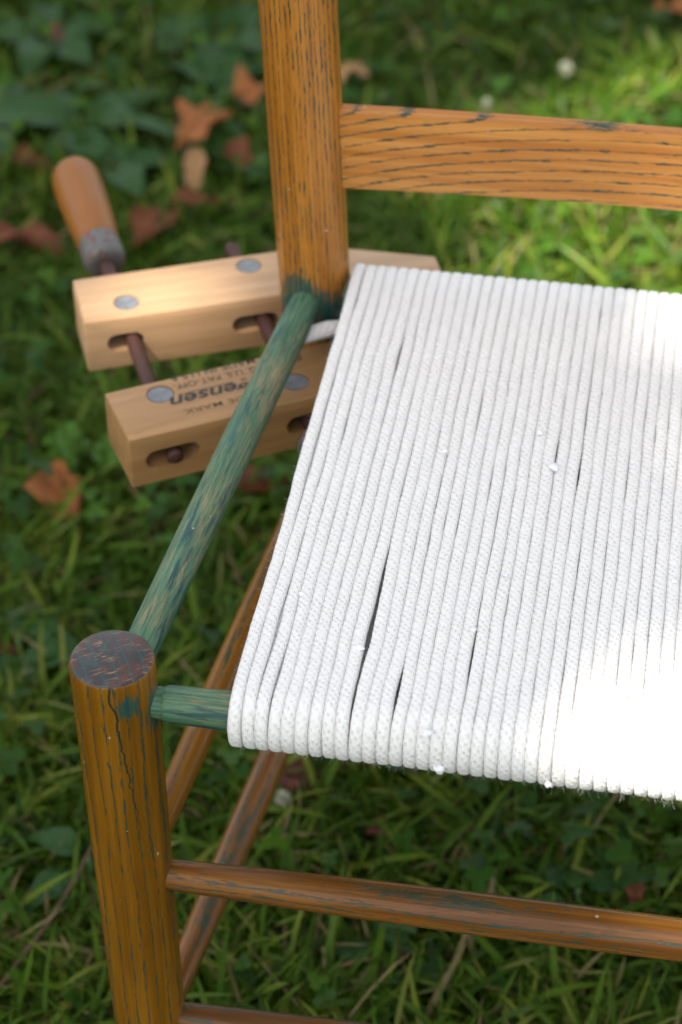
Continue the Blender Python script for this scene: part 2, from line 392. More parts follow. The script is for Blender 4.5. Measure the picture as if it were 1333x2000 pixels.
# ------------------------------------------------------------------ ground sheet
def ground_z(x, y):
    return 0.004 * np.sin(7.3 * x + 1) * np.cos(6.1 * y) + 0.003 * np.sin(19 * x + 5 * y)
gx = np.concatenate([[-60, -25, -10, -5], np.linspace(-2.5, 2.5, 61), [5, 10, 25, 60]])
gy = np.concatenate([[-60, -25, -10, -5], np.linspace(-1.5, 3.5, 61), [6, 11, 26, 60]])
X, Y = np.meshgrid(gx, gy)
fade = np.clip(1 - (np.maximum(abs(X), abs(Y - 1)) - 2.5), 0, 1)
gv = np.stack([X, Y, ground_z(X, Y) * fade - .001], -1).reshape(-1, 3)
nx, ny = len(gx), len(gy)
ii, jj = np.meshgrid(np.arange(nx - 1), np.arange(ny - 1))
b0 = (jj * nx + ii).ravel()
ground = mesh_obj('ground', gv, np.stack([b0, b0 + 1, b0 + nx + 1, b0 + nx], -1), M_soil)
ground['kind'] = 'structure'

# ------------------------------------------------------------------ turned wood
def lathe(name, prof, p0, p1, mat, parent, seg=48, ref=None, step=.006, cap_mat=None, bend=None, label=None, gcoff=(0, 0), paint=None, capshift=None):
    """prof: list of (distance from p0, radius); axis p0 -> p1. gc = section x, section y, distance along."""
    p0 = Vector(p0); p1 = Vector(p1); ax = (p1 - p0).normalized()
    ref = Vector(ref) if ref else (Vector((1, 0, 0)) if abs(ax.x) < .8 else Vector((0, 1, 0)))
    e1 = (ref - ax * ref.dot(ax)).normalized(); e2 = ax.cross(e1)
    ss = []
    for (a, ra), (b, rb) in zip(prof[:-1], prof[1:]):
        k = max(1, int(abs(b - a) / step))
        for i in range(k): ss.append((a + (b - a) * i / k, ra + (rb - ra) * i / k))
    ss.append(prof[-1])
    vs, gcs, sts, pn = [], [], [], []
    for (s, r) in ss:
        c = p0 + ax * s
        if bend: c = c + bend(s)
        for k in range(seg + 1):
            t = 2 * PI * k / seg
            q = c + e1 * (math.cos(t) * r) + e2 * (math.sin(t) * r)
            vs.append(q); gcs.append((math.cos(t) * r + gcoff[0], math.sin(t) * r + gcoff[1], s)); sts.append(((t - PI) * r, s, 0))
            pn.append(paint(s, t) if paint else 0.)
    fs, mi = [], []
    W = seg + 1
    for i in range(len(ss) - 1):
        for k in range(seg):
            a = i * W + k
            fs.append((a, a + 1, a + W + 1, a + W)); mi.append(1 if (cap_mat and ss[i][0] > .4135) else 0)
    for end in (0, len(ss) - 1):
        c = p0 + ax * ss[end][0] + (bend(ss[end][0]) if bend else Vector())
        vs.append(c); gcs.append((gcoff[0], gcoff[1], ss[end][0])); sts.append((0, 0, 0)); pn.append(0)
        ci = len(vs) - 1
        for k in range(seg):
            a = end * W + k
            fs.append((ci, a + 1, a) if end == 0 else (ci, a, a + 1)); mi.append(1 if cap_mat else 0)
    o = mesh_obj(name, [v - p0 for v in vs], fs, [mat] + ([cap_mat] if cap_mat else []), parent,
                 {'gc': gcs, 'st': sts, 'paint': pn}, True, mi)
    o.location = p0 - (parent.location if parent else Vector())
    if label: o['label'] = label
    return o

# ------------------------------------------------------------------ chair
chair = empty('ladder_back_chair', (0.225, 0.18, 0), 'golden oak ladder-back chair with worn green seat rails and a white cord seat', 'chair')
ZR = .388
def bulge(L, r0, r1, n=14):
    return [(L * i / n, r0 + (r1 - r0) * math.sin(PI * i / n) ** .8) for i in range(n + 1)]
# front legs: z as distance (p0 at the foot)
for sx in (0, 1):
    xt, xb = (0.0, 0.0055) if sx == 0 else (.452, .447)
    prof = [(0, .0150), (.03, .0172), (.15, .0189), (.30, .0199), (.405, .0205), (.4122, .0204), (.4136, .0199), (.4146, .0191), (.415, .0180)]
    lathe('front_leg', prof, (xb, 0, 0), (xt, 0, .415), M_front, chair, seg=72, cap_mat=M_end,
          label='left front leg with a cracked dark red and green top' if sx == 0 else None)
# back posts
for sx in (0, 1):
    s = 1 if sx == 0 else -1
    x0 = 0.0 if sx == 0 else .452
    prof = [(0, .015), (.05, .0175), (.2, .0195), (.388, .0205), (.574, .0214), (.8, .020), (.93, .016), (.945, .010), (.947, .004)]
    # straight, leaning slightly outward towards the top
    pb = Vector((x0 + s * .0455, .362, 0)); pt = Vector((x0 + s * .0103, .335 + .04, .947))
    pb = Vector((x0 + s * .0455, .349, 0)); pt = Vector((x0 + s * .0110, .357, .947))
    lathe('back_post', prof, pb, pt, M_back, chair, seg=72, bend=lambda q: Vector((s * .055 * max(0, .375 - q), 0, 0)))
# side seat rails (worn green)
def side_paint(s, t):
    return .30 * math.exp(-max(0, s - .00) / .012) + .38 * math.exp(-max(0, .338 - s) / .018) + .20 * math.exp(-((s - .03) / .010) ** 2)
for sx in (0, 1):
    x0 = (lambda q: q) if sx == 0 else (lambda q: .452 - q)
    prof = [(0, .0080), (.012, .0080), (.022, .0087), (.10, .0092), (.20, .0096), (.31, .0093), (.330, .0086), (.352, .0080)]
    lathe('seat_rail', prof, (x0(.0008), .0, ZR), (x0(.0309), .351, ZR + .001), M_paint, chair, seg=40, paint=side_paint, gcoff=(sx * .3, 0), ref=(0, 0, 1))
def fr_paint(s, t): return .30 * math.exp(-max(0, s) / .03) - .03
lathe('seat_rail', [(0, .0068), (.0205, .0078), (.0236, .0078), (.0248, .0087), (.0262, .0090), (.032, .0092), (.06, .0098), (.12, .0104), (.33, .0104), (.39, .0098), (.4258, .0088), (.427, .008), (.452, .007)],
      (0, 0, ZR + .0005), (.452, 0, ZR + .0005), M_paint, chair, seg=40, paint=fr_paint, ref=(0, 0, 1))
lathe('seat_rail', [(0, .008), (.03, .0092), (.2, .0102), (.36, .0092), (.39, .008)], (.031, .351, ZR), (.421, .351, ZR), M_paint, chair, seg=32, ref=(0, 0, 1))
# rungs
def rung(p0, p1, r0, r1, mat, off, label=None):
    L = (Vector(p1) - Vector(p0)).length
    o = lathe('rung', bulge(L, r0, r1, 24), p0, p1, mat, chair, seg=40, gcoff=off, ref=(0, 0, 1))
    if label: o['label'] = label
for i, (z, r1, mt) in enumerate(((.267, .0109, M_dark), (.1545, .0105, M_dark))):
    rung((0.002, 0, z), (.450, 0, z + .001), .0072, r1, mt, (i * .21, .1))
for sx in (0, 1):
    for i, z in enumerate((.263, .128)):
        a, b = (.003, .0385) if sx == 0 else (.449, .4135)
        rung((a, .0, z), (b - (0.004 if i == 0 else 0) * (1 if sx == 0 else -1), .351, z), .0068, (.0084, .0092)[i], (M_side, M_dark)[i], (i * .13 + sx * .4, .3))
rung((.04, .35, .21), (.412, .35, .21), .0072, .010, M_oak, (.7, .3))
# back slats, bowed backwards
def slat(z0, z1, x0, x1, th, bow):
    nx_, nz_ = 60, 6
    vs, gcs, fs = [], [], []
    L = x1 - x0
    prof = []
    e = .0016
    # section loop (y offset, z)
    sec = [(-th / 2, z0 + e), (-th / 2 + e * .3, z0 + e * .3), (-th / 2 + e, z0), (th / 2 - e, z0), (th / 2, z0 + e)]
    sec += [(th / 2, z1 - e), (th / 2 - e, z1), (-th / 2 + e, z1), (-th / 2 + e * .3, z1 - e * .3), (-th / 2, z1 - e)]
    k = len(sec)
    for i in range(nx_ + 1):
        t = i / nx_; x = x0 + L * t
        yb = .353 + bow * 4 * t * (1 - t)
        for (yo, z) in sec:
            crown = .0008 * math.sin(PI * t)
            vs.append((x, yb + yo, z + (crown if z > (z0 + z1) / 2 else crown * 4.))); gcs.append((yo + .5, z - z0 + .003, x - x0))
    for i in range(nx_):
        for j in range(k):
            a = i * k + j; b = i * k + (j + 1) % k
            fs.append((a, b, b + k, a + k))
    fs.append(tuple(range(k))[::-1]); fs.append(tuple(nx_ * k + q for q in range(k)))
    me = mesh_obj('slat', [Vector(v) - Vector((x0, .353, z0)) for v in vs], [f[::-1] for f in fs], M_slat, chair, {'gc': gcs}, True)
    me.location = Vector((x0, .353, z0)) - chair.location
    bpy_sharp(me)
    return me
def bpy_sharp(o, ang=35):
    m = o.data
    m.polygons.foreach_set('use_smooth', np.ones(len(m.polygons), dtype=bool))
    bm = bmesh.new(); bm.from_mesh(m)
    for e in bm.edges:
        if len(e.link_faces) == 2 and e.calc_face_angle(0) > math.radians(ang): e.smooth = False
    bm.to_mesh(m); bm.free()
slat(.4582, .5085, .040, .412, .0105, .004)
slat(.640, .700, .036, .416, .0105, .024)
slat(.815, .885, .032, .420, .0105, .026)

# ------------------------------------------------------------------ cord seat
NC = 51; RX = .00331; RZ = .0029; RR = .0104 + RZ; SEG = 16
LT = .351
gaps = [(.0931, .2756, .022, .0011), (.0648, .1839, .030, .0013), (.1116, .080, .030, .0022), (.1121, .045, .020, .0022), (.1128, .010, .020, .0014),
        (.1318, .0115, .018, .0018), (.1633, .0417, .022, .0012), (.2032, .1942, .018, .0011), (.1852, .1998, .020, .0011), (.0756, .2123, .02, .0008),
        (.228, .1941, .02, .0008), (.0715, .040, .040, .0011), (.0775, .010, .022, .0012), (.1153, .1709, .02, .0007), (.143, .2326, .025, .0008),
        (.2012, .325, .018, .0006), (.1429, .1463, .02, .0006), (.0640, .33, .02, .0010), (.0610, .24, .03, .0007)]
def cord_x0(j, y): return (.0612 + .00637 * j) + ((.0577 + .00624 * j) - (.0612 + .00637 * j)) * (y / LT)
def smooth_noise(a, b, s=1.): return mnoise.noise(Vector((a * s, b, 3.7)))
def cord_mesh(j):
    # samples along the closed loop in the y-z plane, starting under the seat
    pts = []
    ds = .0021
    def addline(ya, za, yb, zb, sag):
        L = abs(yb - ya); k = int(L / ds)
        for i in range(k):
            t = i / k; pts.append((ya + (yb - ya) * t, za + (zb - za) * t - sag * 4 * t * (1 - t)))
    def addarc(yc, zc, a0, a1):
        k = 20
        for i in range(k):
            a = a0 + (a1 - a0) * i / k; pts.append((yc + math.cos(a) * RR, zc + math.sin(a) * RR))
    zt = ZR + RR; zb = ZR - RR
    dz = .0005 * smooth_noise(j * 1.7, 9.1)
    addline(0, zb, LT, zb, .0)
    addarc(LT, ZR, -PI / 2, PI / 2)
    addline(LT, zt + dz, 0, zt + dz, .0022 + .0006 * smooth_noise(j * 2.3, 4.4))
    addarc(0, ZR, PI / 2, 3 * PI / 2)
    P = np.array(pts); n = len(P)
    T = np.roll(P, -1, 0) - np.roll(P, 1, 0); T /= np.linalg.norm(T, axis=1)[:, None]
    N = np.stack([-T[:, 1], T[:, 0]], 1)                    # points inward (loop runs y+ below): left normal
    N = -N if (N[len(N) // 4, 1] < 0) else N
    v = np.concatenate([[0], np.cumsum(np.linalg.norm(np.diff(P, axis=0), axis=1))])
    xs = np.array([cord_x0(j, p[0]) for p in P])
    top = P[:, 1] > ZR
    # slow lateral wander, shared by neighbours, plus the opened gaps
    wan = np.array([.0005 * smooth_noise(p[0] * 14, j * .33) + .00036 * smooth_noise(p[0] * 55, j * 7.1 + 2) for p in P])
    push = np.zeros(n)
    for (gx_, gy_, L, wdt) in gaps:
        jg = None
        rel = (gx_ - cord_x0(0, gy_)) / .00628
        jb = math.floor(rel) + .5                           # gap between cords floor(rel) and floor(rel)+1
        side = 1 if j > jb else -1
        dist = abs(j - jb) - .5
        push += side * wdt * .5 * np.exp(-((P[:, 0] - gy_) / L) ** 2) * math.exp(-dist / 2.5) * top
    xs = xs + wan + push
    zz = P[:, 1] + np.array([.00035 * smooth_noise(p[0] * 25 + 5, j * 3.3) for p in P])
    # pulled narrower where neighbours open up; knobbly braid
    verts = np.zeros((n, SEG + 1, 3)); st = np.zeros((n, SEG + 1, 3))
    rrand = rnd.random()
    rs = 1 + .02 * math.sin(j * 5.1)
    for k in range(SEG + 1):
        t = 2 * PI * k / SEG
        kn = 1 + .024 * np.sin(2 * PI * v / .0042 + k * 2.7 + j) + .045 * np.array([smooth_noise(q * 260, k % SEG * 1.9 + j) for q in v])
        cx = math.copysign(abs(math.cos(t)) ** .6, math.cos(t)) * RX * rs; cn = math.copysign(abs(math.sin(t)) ** .78, math.sin(t)) * RZ * rs
        verts[:, k, 0] = xs + cx * kn
        verts[:, k, 1] = P[:, 0] + N[:, 0] * cn * kn
        verts[:, k, 2] = zz + N[:, 1] * cn * kn
        st[:, k, 0] = k / SEG * .0196; st[:, k, 1] = v; st[:, k, 2] = rrand
    verts = np.concatenate([verts, verts[:1]]); st = np.concatenate([st, st[:1]]); st[-1, :, 1] = v[-1] + ds
    W = SEG + 1
    a = (np.arange(n)[:, None] * W + np.arange(SEG)[None, :]).ravel()
    F = np.stack([a, a + 1, a + W + 1, a + W], -1)
    return verts.reshape(-1, 3), F, st.reshape(-1, 3)
for j in range(NC):
    V, F, S = cord_mesh(j)
    c0 = np.array([cord_x0(j, 0), 0, ZR])
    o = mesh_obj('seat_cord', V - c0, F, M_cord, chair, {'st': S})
    o.location = Vector(c0) - chair.location

def tube(name, pts, radii, mat, parent, seg=8, flat=1., attrs=True):
    P = [Vector(p) for p in pts]; vs, gcs = [], []
    s = 0
    for i, p in enumerate(P):
        t = (P[min(i + 1, len(P) - 1)] - P[max(i - 1, 0)]).normalized()
        if i: s += (p - P[i - 1]).length
        r = Vector((0, 0, 1)) if abs(t.z) < .9 else Vector((1, 0, 0))
        a = t.cross(r).normalized(); b = a.cross(t)
        for k in range(seg):
            th = 2 * PI * k / seg
            vs.append(p + a * math.cos(th) * radii[i] + b * math.sin(th) * radii[i] * flat); gcs.append((k / seg * .0196, s, .4))
    fs = []
    for i in range(len(P) - 1):
        for k in range(seg):
            a = i * seg + k; b = i * seg + (k + 1) % seg
            fs.append((a, b, b + seg, a + seg))
    fs.append(tuple(range(seg))[::-1]); fs.append(tuple((len(P) - 1) * seg + q for q in range(seg)))
    c0 = P[0]
    o = mesh_obj(name, [v - c0 for v in vs], fs, mat, parent, {'st': gcs, 'gc': gcs})
    o.location = c0 - (parent.location if parent else Vector())
    return o
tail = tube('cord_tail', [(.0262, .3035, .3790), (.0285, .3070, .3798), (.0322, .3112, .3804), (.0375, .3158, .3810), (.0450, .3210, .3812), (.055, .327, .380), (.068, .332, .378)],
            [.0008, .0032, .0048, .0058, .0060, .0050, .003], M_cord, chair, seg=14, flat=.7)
tail['label'] = 'loose tapered end of the white cord poking out beside the back post'

def blob(name, p, r, sq, mat, parent, seed):
    bm = bmesh.new(); bmesh.ops.create_icosphere(bm, subdivisions=2, radius=r)
    for v in bm.verts:
        q = mnoise.noise(v.co * (1.3 / r) + Vector((seed, 0, 0)))
        v.co *= 1 + .8 * q; v.co.z *= sq; v.co.x *= 1.15
    for f in bm.faces: f.smooth = True
    me = bpy.data.meshes.new(name); bm.to_mesh(me); bm.free(); me.materials.append(mat)
    o = bpy.data.objects.new(name, me); COL.objects.link(o); o.parent = parent; o.location = Vector(p) - (parent.location if parent else Vector())
    return o
ZT = ZR + RR + RZ - .0015
for i, (x, y, r) in enumerate([(.1884, .1901, .0023), (.1522, -.0135, .0022), (.1121, .0381, .0018), (.1776, .2179, .0016), (.1306, .1938, .0014),
                               (.164, .0598, .0013), (.0775, .0714, .0013), (.1742, .102, .0012), (.2568, .1113, .0012), (.1157, .2766, .0013)]):
    blob('cord_pill', (x, y, ZT + .0007), r, .6, M_bead, chair, i)
blob('cord_pill', (.1587, -.0163, .3835), .0022, .9, M_bead, chair, 31)
blob('cord_pill', (.2102, -.0163, .3825), .0017, .9, M_bead, chair, 32)

# fuzz: fine cotton fibres standing off the cords, densest along the front edge
def fuzz():
    V, F = [], []
    def hair(p, d, L, w_):
        p = Vector(p); side = Vector((rnd.uniform(-1, 1), rnd.uniform(-1, 1), rnd.uniform(-1, 1))).normalized()
        s2 = d.cross(side).normalized() * w_
        curl = Vector((rnd.uniform(-1, 1), rnd.uniform(-1, 1), rnd.uniform(-1, 1))) * 1.5
        b = len(V)
        for k in range(4):
            t = k / 3; q = p + d * (L * t) + curl * (L * t * t)
            V.append(q - s2 * (1 - t * .6)); V.append(q + s2 * (1 - t * .6))
        for k in range(3): F.append((b + 2 * k, b + 2 * k + 1, b + 2 * k + 3, b + 2 * k + 2))
    for i in range(4200):
        m = rnd.random()
        if m < .62:
            x = rnd.uniform(.061, .37); a = rnd.uniform(-1.7, .4) - 0 if x < .2 else rnd.uniform(-1.9, .6)
            n_ = Vector((rnd.uniform(-.25, .25), -math.cos(a), math.sin(a)))
            p = (x, -math.cos(a) * (RR + RZ * .9), ZR + math.sin(a) * (RR + RZ * .9))
            L = rnd.uniform(.0005, .0016) * (1 + (x > .2) * .4)
        elif m < .85:
            y = rnd.uniform(0, .35); n_ = Vector((-1, 0, rnd.uniform(-.2, .9))).normalized(); p = (cord_x0(0, y) - RX * .8, y, ZR + RR + rnd.uniform(-.001, .001) - .001)
            L = rnd.uniform(.0008, .0018)
        else:
            y = rnd.uniform(0, .35); n_ = Vector((rnd.uniform(-.6, .6), rnd.uniform(-.6, .6), 1)).normalized(); p = (rnd.uniform(.07, .3), y, ZT - .0012)
            L = rnd.uniform(.0006, .0014)
        hair(p, (n_.normalized() + Vector((rnd.uniform(-.6, .6), rnd.uniform(-.4, .4), rnd.uniform(-.5, .5)))).normalized(), L, .000028)
    V.append(Vector((.225, .18, 0)) * 0 + chair.location)   # keeps the origin tidy
    V.pop()
    o = mesh_obj('cord_fuzz', [v - chair.location for v in V], F, M_lint, chair); o['kind'] = 'stuff'
fuzz()

# ------------------------------------------------------------------ handscrew clamp
ZJ = .365
clamp = empty('handscrew_clamp', (-.02, .31, 0.33), 'wooden handscrew clamp with two maple jaws gripped round the rear left chair post', 'clamp')
def jaw(org, ang, width, height, mat, inner_far, slots, discs, label, rc, lettering=False):
    """local frame: x along the jaw from its butt end, y across (away from the viewer), z up with the top face at 0."""
    L = .217; tip = .017; bev = .150
    if inner_far: outline = [(0, 0), (bev, 0), (L, width - tip), (L, width), (0, width)]       # inner face at y = width
    else: outline = [(0, 0), (L, 0), (L, tip), (bev, width), (0, width)]                        # inner face at y = 0
    bm = bmesh.new()
    top = [bm.verts.new((x, y, 0)) for x, y in outline]; f = bm.faces.new(top)
    r = bmesh.ops.extrude_face_region(bm, geom=[f])
    for v in r['geom']:
        if isinstance(v, bmesh.types.BMVert): v.co.z = -height
    bmesh.ops.recalc_face_normals(bm, faces=bm.faces)
    bmesh.ops.bevel(bm, geom=[e for e in bm.edges], offset=.0015, segments=2, affect='EDGES', profile=.5)
    me = bpy.data.meshes.new('jaw'); bm.to_mesh(me); bm.free(); me.materials.append(mat)
    o = bpy.data.objects.new('jaw', me); COL.objects.link(o)
    cutters = []
    def cutter(build):
        b2 = bmesh.new(); build(b2); bmesh.ops.recalc_face_normals(b2, faces=b2.faces)
        m2 = bpy.data.meshes.new('cut'); b2.to_mesh(m2); b2.free(); m2.materials.append(mat)
        c = bpy.data.objects.new('cut', m2); COL.objects.link(c)
        md = o.modifiers.new('b', 'BOOLEAN'); md.object = c; md.operation = 'DIFFERENCE'; md.solver = 'EXACT'
        cutters.append(c)
    for (xa, xb, zc, hh, skew) in slots:
        def bs(b2):
            ring = []
            r_ = hh / 2
            for k in range(13): a = -PI / 2 + PI * k / 12; ring.append((xb - r_ + math.cos(a) * r_, zc + math.sin(a) * r_))
            for k in range(13): a = PI / 2 + PI * k / 12; ring.append((xa + r_ + math.cos(a) * r_, zc + math.sin(a) * r_))
            A = [b2.verts.new((x, -.01, z)) for x, z in ring]; B = [b2.verts.new((x + skew, width + .01, z)) for x, z in ring]
            b2.faces.new(A); b2.faces.new(B[::-1])
            for k in range(len(A)): b2.faces.new((A[k], A[(k + 1) % len(A)], B[(k + 1) % len(A)], B[k]))
        cutter(bs)
    for (dx, dy, dr) in discs:
        def bd(b2):
            bmesh.ops.create_cone(b2, cap_ends=True, segments=40, radius1=dr + .0006, radius2=dr + .0006, depth=.005, matrix=Matrix.Translation((dx, dy, 0.0013)))
        cutter(bd)
    dg = bpy.context.evaluated_depsgraph_get()
    em = bpy.data.meshes.new_from_object(o.evaluated_get(dg))
    o.modifiers.clear(); o.data = em; em.name = 'jaw'
    for c in cutters:
        m2 = c.data; bpy.data.objects.remove(c); bpy.data.meshes.remove(m2)
    bpy_sharp(o, 40)
    o.parent = clamp; o.location = Vector((org[0], org[1], ZJ)) - clamp.location; o.rotation_euler = (0, 0, ang)
    o['label'] = label
    for (dx, dy, dr) in discs:
        b2 = bmesh.new(); bmesh.ops.create_cone(b2, cap_ends=True, segments=40, radius1=dr, radius2=dr, depth=.004)
        bmesh.ops.bevel(b2, geom=[e for e in b2.edges if abs(e.verts[0].co.z - e.verts[1].co.z) < 1e-6 and e.verts[0].co.z > 0 and len(e.link_faces) == 2], offset=.0004, segments=2, affect='EDGES')
        m2 = bpy.data.meshes.new('nut_disc'); b2.to_mesh(m2); b2.free(); m2.materials.append(M_disc)
        d = bpy.data.objects.new('nut_disc', m2); COL.objects.link(d); d.parent = o; d.location = (dx, dy, -.0024)
    return o
u1 = math.atan2(.402, .916); u2 = math.atan2(.515, .857)
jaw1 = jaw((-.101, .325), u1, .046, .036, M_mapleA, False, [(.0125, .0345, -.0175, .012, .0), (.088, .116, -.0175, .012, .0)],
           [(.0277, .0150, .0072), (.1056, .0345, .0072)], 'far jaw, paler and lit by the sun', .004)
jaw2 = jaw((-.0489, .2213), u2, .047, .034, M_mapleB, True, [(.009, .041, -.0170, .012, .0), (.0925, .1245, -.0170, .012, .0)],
           [(.0293, .0345, .0075), (.104, .0175, .0075)], 'near jaw, printed with upside down black lettering', .003)
def text(body, x, y, size, mat, shear=0., bold=0., sp=1., align='LEFT'):
    cu = bpy.data.curves.new('lettering', 'FONT'); cu.body = body; cu.size = size; cu.shear = shear; cu.offset = bold; cu.space_character = sp
    cu.align_x = align
    t = bpy.data.objects.new('lettering', cu); COL.objects.link(t)
    dg = bpy.context.evaluated_depsgraph_get()
    me = bpy.data.meshes.new_from_object(t.evaluated_get(dg)); bpy.data.objects.remove(t)
    me.name = 'lettering'; me.materials.clear(); me.materials.append(mat)
    wx = max(v.co.x for v in me.vertices)
    o = bpy.data.objects.new('lettering', me); COL.objects.link(o); o.parent = jaw2
    o.location = (x, y, .00012); o.rotation_euler = (0, 0, PI)
    return o, wx
def text_fit(body, x_left, x_right, y, size, mat, **k):
    """written from x_left (larger x) towards x_right, upside down to the viewer"""
    o, wx = text(body, x_left, y, size, mat, **k)
    o.scale = ((x_left - x_right) / wx, 1, 1); return o
text_fit('Jorgensen', .1015, .0320, .0290, .0140, M_ink, shear=.25, bold=.00030)
text_fit('TRADE MARK', .0890, .0365, .0158, .0062, M_ink2, bold=.00005)
text_fit('REG. U.S. PAT-OFF.', .0960, .0385, .0395, .0066, M_ink3, bold=.00005)
text_fit('MADE IN U.S.A', .0900, .0385, .0468, .0060, M_ink3, bold=.00005)
o, _ = text('0', .1155, .0412, .0085, M_ink, bold=.0001)
ul = mesh_obj('lettering', [(.0385, .0298, .00012), (.0715, .0298, .00012), (.0715, .0305, .00012), (.0385, .0305, .00012)], [(0, 1, 2, 3)], M_ink, jaw2)

def screw_line(pa, pb, s0, s1):
    a = Vector((pa[0], pa[1], .3475)); b = Vector((pb[0], pb[1], .3475)); d = (b - a).normalized()
    return a, d
def lathe_part(name, prof, p0, d, mat, parent, seg=40, step=.003, label=None):
    o = lathe(name, prof, p0, Vector(p0) + d, mat, None, seg=seg, ref=(0, 0, 1), step=step)
    return o
def reparent(o, parent, base):
    o.parent = parent; o.location = o.location - base
for k, (pa, pb, sa, sb, hs) in enumerate((((-.0423, .2672), (-.0815, .3496), -.039, .175, 1), ((-.0184, .4), (.0360, .2888), -.046, .160, 1))):
    a, d = screw_line(pa, pb, 0, 0)
    n0 = a + d * sa; Ls = sb - sa
    # thread: fine ridges along the shaft
    prof = [(0, .0034), (.0012, .0045)]
    s = .0012; i = 0
    while s < Ls:
        s += .0009; i += 1; prof.append((s, .00465 if i % 2 else .0043))
    so_ = lathe('screw', prof, n0, n0 + d, M_screw, clamp, seg=20, step=.1, ref=(0, 0, 1))
    h0 = a + d * (.1590 if k == 0 else .1530)
    grip = [(.020, .0125), (.024, .0132), (.045, .0148), (.070, .0156), (.088, .0159), (.098, .0157), (.103, .0150), (.1065, .0134), (.1085, .0108), (.1095, .0070), (.1098, .003)]
    hd = lathe('handle', grip, h0, h0 + d, M_handle, clamp, seg=48, step=.004, ref=(0, 0, 1))
    hd['label'] = 'turned handle sticking out at the far left' if k == 0 else 'handle hidden under the seat'
    fer = lathe('ferrule', [(0, .0048), (.0, .0090), (.0012, .0112), (.0035, .0127), (.008, .0134), (.021, .0131), (.0225, .0126)], h0, h0 + d, M_ferr, None, seg=48, step=.003, ref=(0, 0, 1))
    fer.parent = hd; fer.location = (0, 0, 0)

# ------------------------------------------------------------------ ground plants
def visible_wedge(x, y, m=0.0):
    # trapezoid of lawn seen from the chair side, widened by m
    t = (y - .1) / 1.3
    xl = -.13 - .35 * t - m; xr = .29 - .10 * t + m
    return (x > xl) & (x < xr) & (y > .05 - m) & (y < 1.5 + m)

def blades(name, N, area, Lr, Wr, tilt, bendr, mat, tint_fn, zoff=0., S=5, twist=.6, mask=None):
    x = rng.uniform(area[0], area[1], N); y = rng.uniform(area[2], area[3], N)
    if mask is not None:
        k = mask(x, y); x = x[k]; y = y[k]; N = len(x)
    # tufts
    cl = rng.uniform(0, 1, N)
    az = rng.uniform(0, 2 * PI, N)
    clump = np.array([mnoise.noise(Vector((a * 9, b * 9, .5))) for a, b in zip(x, y)])
    L = rng.uniform(Lr[0], Lr[1], N) * (1 + .45 * clump); W = rng.uniform(Wr[0], Wr[1], N)
    th0 = rng.uniform(tilt[0], tilt[1], N); bend = rng.uniform(bendr[0], bendr[1], N)
    side = rng.uniform(-twist, twist, N)
    P = np.zeros((N, S + 1, 3)); P[:, 0, 0] = x; P[:, 0, 1] = y; P[:, 0, 2] = ground_z(x, y) + zoff
    d = L / S
    for s in range(S):
        t = (s + .5) / S
        th = th0 + bend * t; a2 = az + side * t
        P[:, s + 1, 0] = P[:, s, 0] + d * np.sin(th) * np.cos(a2)
        P[:, s + 1, 1] = P[:, s, 1] + d * np.sin(th) * np.sin(a2)
        P[:, s + 1, 2] = np.maximum(P[:, s, 2] + d * np.cos(th), .003 + rng.uniform(0, .006, N))
    tw = rng.uniform(-.7, .7, N)
    V = np.zeros((N, 2 * S + 1, 3)); AL = np.zeros((N, 2 * S + 1)); GC = np.zeros((N, 2 * S + 1, 3))
    for s in range(S):
        t = s / S
        wd = W * (.75 + .9 * t - 1.45 * t * t) * .5
        sx = -np.sin(az + side * t); sy = np.cos(az + side * t)
        for q, sg in ((0, -1), (1, 1)):
            V[:, 2 * s + q, 0] = P[:, s, 0] + sg * wd * sx * np.cos(tw); V[:, 2 * s + q, 1] = P[:, s, 1] + sg * wd * sy * np.cos(tw)
            V[:, 2 * s + q, 2] = P[:, s, 2] + sg * wd * np.sin(tw)
            AL[:, 2 * s + q] = t; GC[:, 2 * s + q, 0] = sg * wd; GC[:, 2 * s + q, 1] = t * L
    V[:, 2 * S] = P[:, S]; AL[:, 2 * S] = 1
    V[:, :, 2] = np.maximum(V[:, :, 2], .001)
    tint = np.repeat(tint_fn(N, clump)[:, None], 2 * S + 1, 1)
    base = np.arange(N)[:, None] * (2 * S + 1)
    faces = []
    for s in range(S - 1):
        faces.append(np.stack([base[:, 0] + 2 * s, base[:, 0] + 2 * s + 1, base[:, 0] + 2 * s + 3], -1))
        faces.append(np.stack([base[:, 0] + 2 * s, base[:, 0] + 2 * s + 3, base[:, 0] + 2 * s + 2], -1))
    s = S - 1
    faces.append(np.stack([base[:, 0] + 2 * s, base[:, 0] + 2 * s + 1, base[:, 0] + 2 * S], -1))
    F = np.concatenate(faces)
    return V.reshape(-1, 3), F, tint.ravel(), AL.ravel(), GC.reshape(-1, 3)

